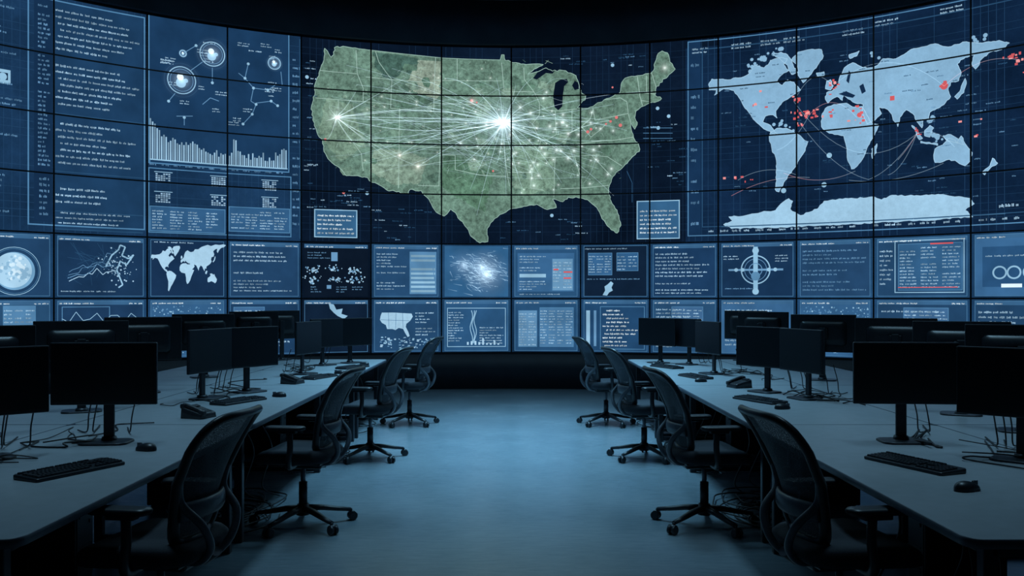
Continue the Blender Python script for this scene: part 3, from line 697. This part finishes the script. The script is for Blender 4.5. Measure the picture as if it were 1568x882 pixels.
# ------------------------------------------------------------------ DESKS
ZD = 0.74
def make_desk(L, Wd, outer=False):
    """local: x width Wd centred, y length L from 0; top at ZD"""
    b = B()
    b.pad(Wd, L-.012, .06 if not outer else .02, [(ZD-.032, .002), (ZD-.03, 0), (ZD-.003, 0), (ZD, .003)], 0, (0, L/2, 0), mside=1)
    for y in (.12, L-.12):
        for x in (-Wd/2+.12, Wd/2-.12):
            b.box((x, y, (ZD-.032)/2), (.05, .05, ZD-.034), 2, .006)
        b.box((0, y, ZD-.06), (Wd-.24, .05, .045), 2, .005)
        b.box((0, y, .03), (Wd-.24, .04, .04), 2, .005)
    b.box((Wd/2-.12, L/2, ZD-.06), (.04, L-.3, .04), 2, .004); b.box((-Wd/2+.12, L/2, ZD-.06), (.04, L-.3, .04), 2, .004)
    b.box((0, L/2, ZD-.16), (.20, L-.5, .015), 2, .003)
    b.box((-.10, L/2, ZD-.12), (.012, L-.5, .09), 2, .002); b.box((.10, L/2, ZD-.12), (.012, L-.5, .09), 2, .002)
    return b.mesh('desk', [M_desk, M_deskedge, M_steel])
dk = {}
segs = [(2.80, 5.36), (5.36, 7.80), (7.80, 9.45), (9.45, 11.12)]
for side, xe in ((-1, 1.56), (1, 1.44)):
    for y0, y1 in segs:
        L = round(y1-y0, 2)
        if L not in dk: dk[L] = make_desk(L, 1.10)
        put('office_desk', dk[L], (side*(xe+.55), y0, 0))
        k = ('o', L)
        if k not in dk: dk[k] = make_desk(L, 1.0, True)
        put('office_desk', dk[k], (side*(xe+1.11+.5), y0, 0))

# ------------------------------------------------------------------ MONITOR
def make_monitor(top, w=.54, h=.325):
    b = B(); zc = top-h/2
    b.box((0, 0, zc), (w, .022, h), 0, .005)
    b.box((0, -.0113, zc+.004), (w-.016, .002, h-.026), 1)
    b.pad(w*.72, h*.66, .04, [(0, 0), (.012, .006), (.026, .03), (.032, .06)], 0, (0, .010, zc), rot=Matrix.Rotation(math.radians(-90), 3, 'X'))
    for k in range(9): b.box((-.12+k*.03, .040, zc+.055), (.016, .006, .006), 2)
    b.box((0, .055, zc), (.09, .03, .09), 0, .006)
    b.box((0, .068, (top-h/2+.05)/2+.005), (.055, .022, top-h/2+.05), 2, .006)
    b.cyl((0, .068, .0), (0, .068, .03), .045, .035, 2)
    b.pad(.25, .19, .05, [(0, 0), (.008, 0), (.012, .006)], 2, (0, .03, 0))
    return b.mesh('monitor', [M_plastic, M_screenoff, M_steel])
MON = make_monitor(.53); MONH = make_monitor(.61, .58, .35)
mons = [(-2.13,4.65,4),(-2.47,4.18,42),(-2.10,7.2,58),(-2.28,6.72,74),(-1.86,10.45,48),(-2.10,10.1,60),(-2.04,8.92,76),
        (2.07,4.68,-4),(2.36,4.14,-42),(2.02,7.2,-58),(2.18,6.72,-74),(1.70,10.45,-48),(1.98,10.2,-60),(1.97,8.95,-76)]
for x, y, a in mons: put('computer_monitor', MON, (x, y, ZD), math.radians(a))
outs = [(-2.90,6.0,-155),(-2.98,7.2,-155),(-2.98,8.6,-150),(-3.0,10.35,-145),(-2.88,11.0,-135),(-2.95,4.9,-150),
        (2.86,10.9,135),(2.82,10.0,145),(2.90,8.3,155),(2.93,6.8,155),(2.95,5.85,155),(2.92,5.1,155)]
for x, y, a in outs: put('computer_monitor', MONH, (x, y, ZD), math.radians(a))

# ------------------------------------------------------------------ KEYBOARD / MOUSE / PHONE
def make_keyboard():
    b = B()
    def wedge(co): return Vector((co.x, co.y, co.z*(1+.5*(co.y+.07)/.14)))
    b.pad(.45, .155, .012, [(0, .002), (.003, 0), (.012, 0), (.015, .003)], 0, fn=wedge)
    def key(x, y, w, d):
        z = .015*(1+.5*(y+.07)/.14); vs = []
        for zz, i in ((z-.001, 0), (z+.008, .002)):
            for sx, sy in ((-1, -1), (1, -1), (1, 1), (-1, 1)): vs.append(b.bm.verts.new((x+sx*(w/2-i), y+sy*(d/2-i), zz)))
        for q in ((4, 5, 6, 7), (0, 1, 5, 4), (1, 2, 6, 5), (2, 3, 7, 6), (3, 0, 4, 7)): b.face([vs[k] for k in q], 1, False)
    for r in range(5):
        y = -.058+r*.0205
        if r == 0:
            x = -.213
            for w in (.024, .019, .022, .105, .022, .019, .019, .024): key(x+w/2, y, w-.002, .0175); x += w
        else:
            off = [0, .008, .004, .0][r-1]; x = -.213
            key(x+.012+off/2, y, .022+off, .0175); x += .026+off
            while x < .04: key(x+.0095, y, .017, .0175); x += .019
            key((x+.068)/2, y, .066-x, .0175)
        for k in range(3):
            if r in (0, 3, 4) or (r == 1 and k == 1): key(.085+k*.019, y, .017, .0175)
        for k in range(4): key(.148+k*.019, y, .017, .0175)
    for k in range(13): key(-.204+k*.0205+(k//4)*.006, .056, .017, .014)
    for k in range(3): key(.085+k*.019, .056, .017, .014)
    return b.mesh('keyboard', [M_plastic, M_key])
KB = make_keyboard()
def make_mouse():
    b = B()
    def fn(u, v):
        a = u*2*math.pi; r = math.sin(v*math.pi/2); h = math.cos(v*math.pi/2)
        x = .033*r*math.cos(a); y = .06*r*math.sin(a)
        return Vector((x*(1-.12*math.sin(a)), y, .004+.034*h**.8*(1-.25*(y/.06))))
    b.surf(fn, 28, 12, 0)
    b.pad(.062, .112, .03, [(0, .003), (.006, 0)], 0)
    b.cyl((-.004, .035, .030), (.004, .035, .030), .009, None, 1, 14)
    b.box((0, .04, .027), (.0015, .03, .02), 1)
    return b.mesh('mouse', [M_plastic, M_plastic2])
MS = make_mouse()
def make_phone():
    b = B()
    def sl(co): return Vector((co.x, co.y, co.z*(.5+3.2*(co.y+.1))))
    b.pad(.19, .20, .015, [(0, 0), (.07, .004), (.08, .01)], 0, fn=sl)
    b.tube(smooth_path([(-.062, -.09, .05), (-.062, -.05, .065), (-.062, .05, .095), (-.062, .09, .10)]), .017, 0, 10)
    b.box((-.062, -.085, .045), (.05, .05, .04), 0, .012); b.box((-.062, .085, .092), (.05, .05, .04), 0, .012)
    for i in range(3):
        for j in range(4): y = -.065+j*.026; b.box((.0+i*.028, y, .068*(.5+3.2*(y+.1))+.006), (.018, .016, .008), 1, .002)
    b.box((.03, .06, .088), (.09, .04, .006), 2, .002, Matrix.Rotation(math.radians(14), 3, 'X'))
    return b.mesh('desk_phone', [M_plastic, M_plastic, M_screenoff])
PH = make_phone()
for x, y, a in [(-1.93,3.90,65),(-2.0,6.52,66),(-1.84,8.52,72),(-1.74,9.72,66),(1.82,4.04,-68),(1.83,6.58,-66),(1.76,8.55,-74),(1.70,9.78,-66)]:
    put('computer_keyboard', KB, (x, y, ZD), math.radians(a))
for x, y, a in [(-1.83,4.45,70),(-1.80,6.88,75),(-1.74,8.98,75),(-1.68,10.12,75),(1.80,3.52,-70),(1.86,6.12,-75),(1.72,8.1,-75),(1.64,10.12,-70)]:
    put('computer_mouse', MS, (x, y, ZD), math.radians(a))
for x, y, a in [(-2.00,5.68,70),(-1.96,7.95,70),(1.94,7.6,-70)]:
    put('desk_phone', PH, (x, y, ZD), math.radians(a), .82)

# ------------------------------------------------------------------ CABLES
def desk_cables(side):
    b = B()
    def c(pts, r=.004):
        b.tube(smooth_path([(side*p[0], p[1], p[2]) for p in pts], 7), r, 0, 6)
    z = ZD+.0065
    for cy in (4.4, 6.9, 9.2):
        for k in range(6):
            x0 = random.uniform(2.15, 2.45); y0 = cy+random.uniform(-.5, .6); pts = [(x0, y0, z)]
            for i in range(5):
                x0 = min(2.50, max(2.13, x0+random.uniform(-.2, .22))); y0 += random.uniform(-.28, .3); y0 = max(2.95, min(11, y0))
                pts.append((x0, y0, z+random.choice([0, .0, .02])))
            c(pts, random.choice([.003, .004, .005]))
    # drooping loops from monitor backs
    for x, y in ((2.1, 4.78), (2.45, 4.32), (2.2, 7.2), (2.3, 6.8), (2.1, 10.2), (2.1, 8.9)):
        for k in range(3):
            dx = random.uniform(-.15, .15); c([(x+.06+dx, y+.09, ZD+.25), (x+.12+dx, y+.16, ZD+.12), (x+.15+dx, y+.2, z+.01), (x+.25+dx, y+.3+.1*k, z+.003)])
    me = b.mesh('cable', [M_cable]); put('desk_cables', me)
desk_cables(-1); desk_cables(1)
def floor_cables(cx, cy, n=9, s=.45):
    b = B()
    for k in range(n):
        pts = []; a = random.uniform(0, 6.28); r = random.uniform(.12, s)
        ox, oy = random.uniform(-.15, .15), random.uniform(-.3, .3)
        for i in range(12):
            a += random.uniform(.4, .75); r = max(.08, min(s, r+random.uniform(-.06, .06)))
            pts.append((cx+ox+r*math.cos(a)*.7, cy+oy+r*math.sin(a), .008+.012*random.random()+.002*k))
        b.tube(smooth_path(pts, 6), .0055, 0, 6)
    for k in range(4):   # drops from the desk tray
        x = cx+random.uniform(-.2, .2); y = cy+random.uniform(-.5, .5)
        b.tube(smooth_path([(x, y, ZD-.15), (x+.05, y+.08, .4), (x-.04, y+.15, .12), (x+.05, y+.3, .01)], 8), .006, 0, 6)
    put('floor_cables', b.mesh('floor_cables', [M_cable]))
for sd, xo in ((-1, 1.95), (1, 1.85)):
    for y in (3.6, 6.3, 8.7, 10.4): floor_cables(sd*xo, y, 12 if y < 7 else 7)
def make_pc():
    b = B(); b.box((0, 0, .22), (.19, .42, .42), 0, .008)
    b.box((0, -.212, .24), (.17, .006, .36), 1, .003); b.box((0, -.217, .38), (.13, .004, .012), 0)
    for k in range(8): b.box((0, -.217, .10+k*.018), (.12, .004, .006), 0)
    b.cyl((0.05, -.214, .34), (.05, -.220, .34), .01, None, 0)
    for x in (-.07, .07):
        for y in (-.17, .17): b.cyl((x, y, 0), (x, y, .012), .015, None, 0)
    return b.mesh('pc', [M_plastic, M_plastic])
PC = make_pc()
for x, y in [(-2.42,4.6),(-2.42,6.5),(-2.42,8.6),(-2.42,10.3),(2.3,4.6),(2.3,6.5),(2.3,8.6),(2.3,10.3)]:
    put('desktop_computer_tower', PC, (x, y, 0), math.radians(90 if x < 0 else -90))

# ------------------------------------------------------------------ CHAIR (faces +Y)
def make_chair():
    b = B()  # 0 plastic 1 fabric 2 mesh 3 grey
    # five-star base
    for k in range(5):
        a = 2*math.pi*k/5+.3; d = Vector((math.cos(a), math.sin(a), 0))
        b.tube([d*.03+Vector((0, 0, .115)), d*.12+Vector((0, 0, .108)), d*.24+Vector((0, 0, .085)), d*.325+Vector((0, 0, .072))], [.030, .026, .021, .017], 0, 10, ell=(1.0, .75))
        t = Vector((-d.y, d.x, 0)); w = d*.325
        b.cyl(w+Vector((0, 0, .045)), w+Vector((0, 0, .078)), .011, None, 0, 10)
        w2 = w+d*.012
        for s_ in (-1, 1):
            p = w2+t*s_*.008+Vector((0, 0, .030)); q = w2+t*s_*.028+Vector((0, 0, .030))
            b.tube([p, p+(q-p)*.15, p+(q-p)*.85, q], [.024, .030, .030, .024], 0, 18)
        b.tube([w2+t*-.026+Vector((0, 0, .045)), w2+t*.026+Vector((0, 0, .045))], .019, 0, 12)
    b.cyl((0, 0, .075), (0, 0, .145), .045, .038, 0, 24)
    b.cyl((0, 0, .14), (0, 0, .29), .028, None, 0, 20); b.cyl((0, 0, .28), (0, 0, .40), .016, None, 3, 16)
    # mechanism
    b.box((0, -.02, .412), (.16, .26, .05), 0, .015); b.cyl((.05, .03, .41), (.25, .03, .40), .007, None, 0, 8); b.box((.26, .03, .40), (.05, .03, .012), 0, .004)
    b.box((0, 0, .438), (.38, .36, .014), 0, .005)
    # seat
    def st(co):
        y = co.y
        k = max(0, (y-.12)/.13); z = co.z-.035*k*k*(1 if co.z > .44 else .4)
        z += .018*(abs(co.x)/.25)**2*(1 if co.z > .48 else 0)
        return Vector((co.x*(1-.06*(y < -.1)), y+.02, z))
    b.pad(.50, .49, .11, [(.435, .05), (.441, .02), (.462, .0), (.492, .0), (.508, .012), (.516, .035), (.512, .10), (.508, .18)], 1, fn=st, k=8)
    # back: tall shield, wide shoulders, tapered waist, strong recline near the top
    def lut(ks, t):
        for (a, ya), (c, yc) in zip(ks, ks[1:]):
            if t <= c:
                f_ = (t-a)/(c-a); return ya+(yc-ya)*f_
        return ks[-1][1]
    PR = [(0, -.165), (.1, -.19), (.2, -.205), (.3, -.212), (.4, -.222), (.5, -.237), (.6, -.258), (.7, -.284), (.8, -.315), (.9, -.350), (1.0, -.390)]
    WD = [(0, .150), (.15, .170), (.3, .188), (.45, .205), (.6, .220), (.75, .228), (.9, .224), (1, .212)]
    def BK(s_, t): return Vector((s_*lut(WD, t), lut(PR, t)+.05*s_*s_, .515+.52*t))
    loop = []; NL = 72
    for i in range(NL):
        a = 2*math.pi*i/NL; c, s_ = math.cos(a), math.sin(a)
        loop.append(BK(math.copysign(abs(c)**.30, c), .5+.5*math.copysign(abs(s_)**.30, s_)))
    rad = [.017+.008*(1-(p.z-.515)/.52) for p in loop]
    b.tube(loop, rad, 0, 10, True)
    b.surf(lambda u, v: BK((u*2-1)*.97, .02+.96*v), 14, 20, 2)
    # lumbar pad + side arms of the carrier
    b.tube([BK(s_, .27)+Vector((0, -.022, 0)) for s_ in [x/8 for x in range(-8, 9)]], .03, 3, 10, ell=(.45, 1.3))
    for sd in (-1, 1):
        q = [Vector((sd*.02, -.11, .42)), Vector((sd*.05, -.20, .43)), Vector((sd*.09, -.265, .50)), Vector((sd*.15, -.262, .60)), BK(sd*.93, .34)+Vector((0, -.015, 0)), BK(sd*.98, .52)]
        b.tube(smooth_path(q, 6), .017, 3, 10)
        # armrest
        arm = [Vector((sd*.15, .0, .435)), Vector((sd*.24, .0, .435)), Vector((sd*.285, -.01, .47)), Vector((sd*.285, -.02, .56)), Vector((sd*.28, -.015, .655))]
        b.tube(smooth_path(arm, 5), .019, 0, 10, ell=(1, 1.3))
        b.box((sd*.28, .0, .660), (.05, .12, .02), 0, .006)
        b.pad(.085, .26, .035, [(0, .012), (.006, .002), (.018, 0), (.026, .006), (.029, .02)], 0, (sd*.275, .015, .668))
    b.tube([Vector((0, -.11, .415)), Vector((0, -.20, .425)), Vector((0, -.245, .46))], .03, 0, 10, ell=(1.4, .7))
    return b.mesh('chair', [M_plastic, M_fabric, M_mesh, M_plastic2])
CH = make_chair()
chairs = [(-1.46,3.70,82),(-1.38,5.88,83),(-1.33,8.35,80),(-1.22,10.6,78),
          (1.36,3.70,-82),(1.27,5.88,-83),(1.24,8.35,-80),(1.12,10.6,-78)]
for x, y, a in chairs: put('office_chair', CH, (x, y, 0), math.radians(a))

# ------------------------------------------------------------------ LIGHTS
def area(name, loc, sx, sy, power, col, rot=(0, 0, 0), spread=180):
    l = bpy.data.lights.new(name, 'AREA'); l.shape = 'RECTANGLE'; l.size = sx; l.size_y = sy; l.energy = power; l.color = col; l.spread = math.radians(spread)
    o = bpy.data.objects.new(name, l); COL.objects.link(o); o.location = loc; o.rotation_euler = rot; return o
def fill_housing(loc, sx, sy):
    b = B(); b.box((0, 0, .03), (sx+.08, sy+.08, .05), 0, .01); put('added_fill_housing', b.mesh('housing', [M_steel]), loc)  # invented housing box, unseen, set above an added fill lamp
BL = (.30, .70, 1.0)
area('aisle_fill_light', (0, 9.4, 6.2), 1.0, 4.2, 165, BL, spread=62); fill_housing((0, 9.4, 6.22), 1.0, 4.2)  # added fill, out of frame, brightens the aisle floor beyond the screens' own light
area('room_fill_light', (0, 12.0, 6.2), 8, .8, 80, (.38, .74, 1.0), rot=(math.radians(-25), 0, 0))  # added unseen fill near the wall, tilted, for general brightness
for sx in (-1, 1):
    area('desk_fill_light', (sx*2.3, 5.0, 6.2), .6, 2.6, 20, (.40, .75, 1.0), spread=70); fill_housing((sx*2.3, 5.0, 6.22), .6, 2.6)  # added fill pair lifting the near desktops and chairs
w = bpy.data.worlds.new('world'); sc.world = w; w.use_nodes = True
w.node_tree.nodes['Background'].inputs['Color'].default_value = (.04, .1, .2, 1); w.node_tree.nodes['Background'].inputs['Strength'].default_value = .1

# ------------------------------------------------------------------ CAMERA
cam = bpy.data.cameras.new('camera'); co = bpy.data.objects.new('camera', cam); COL.objects.link(co)
co.location = (0, 0, H); co.rotation_euler = (math.radians(90), 0, 0)
cam.sensor_width = 36; cam.lens = 36*F/1568; cam.shift_y = (CY-441)/1568; cam.clip_start = .05
sc.camera = co
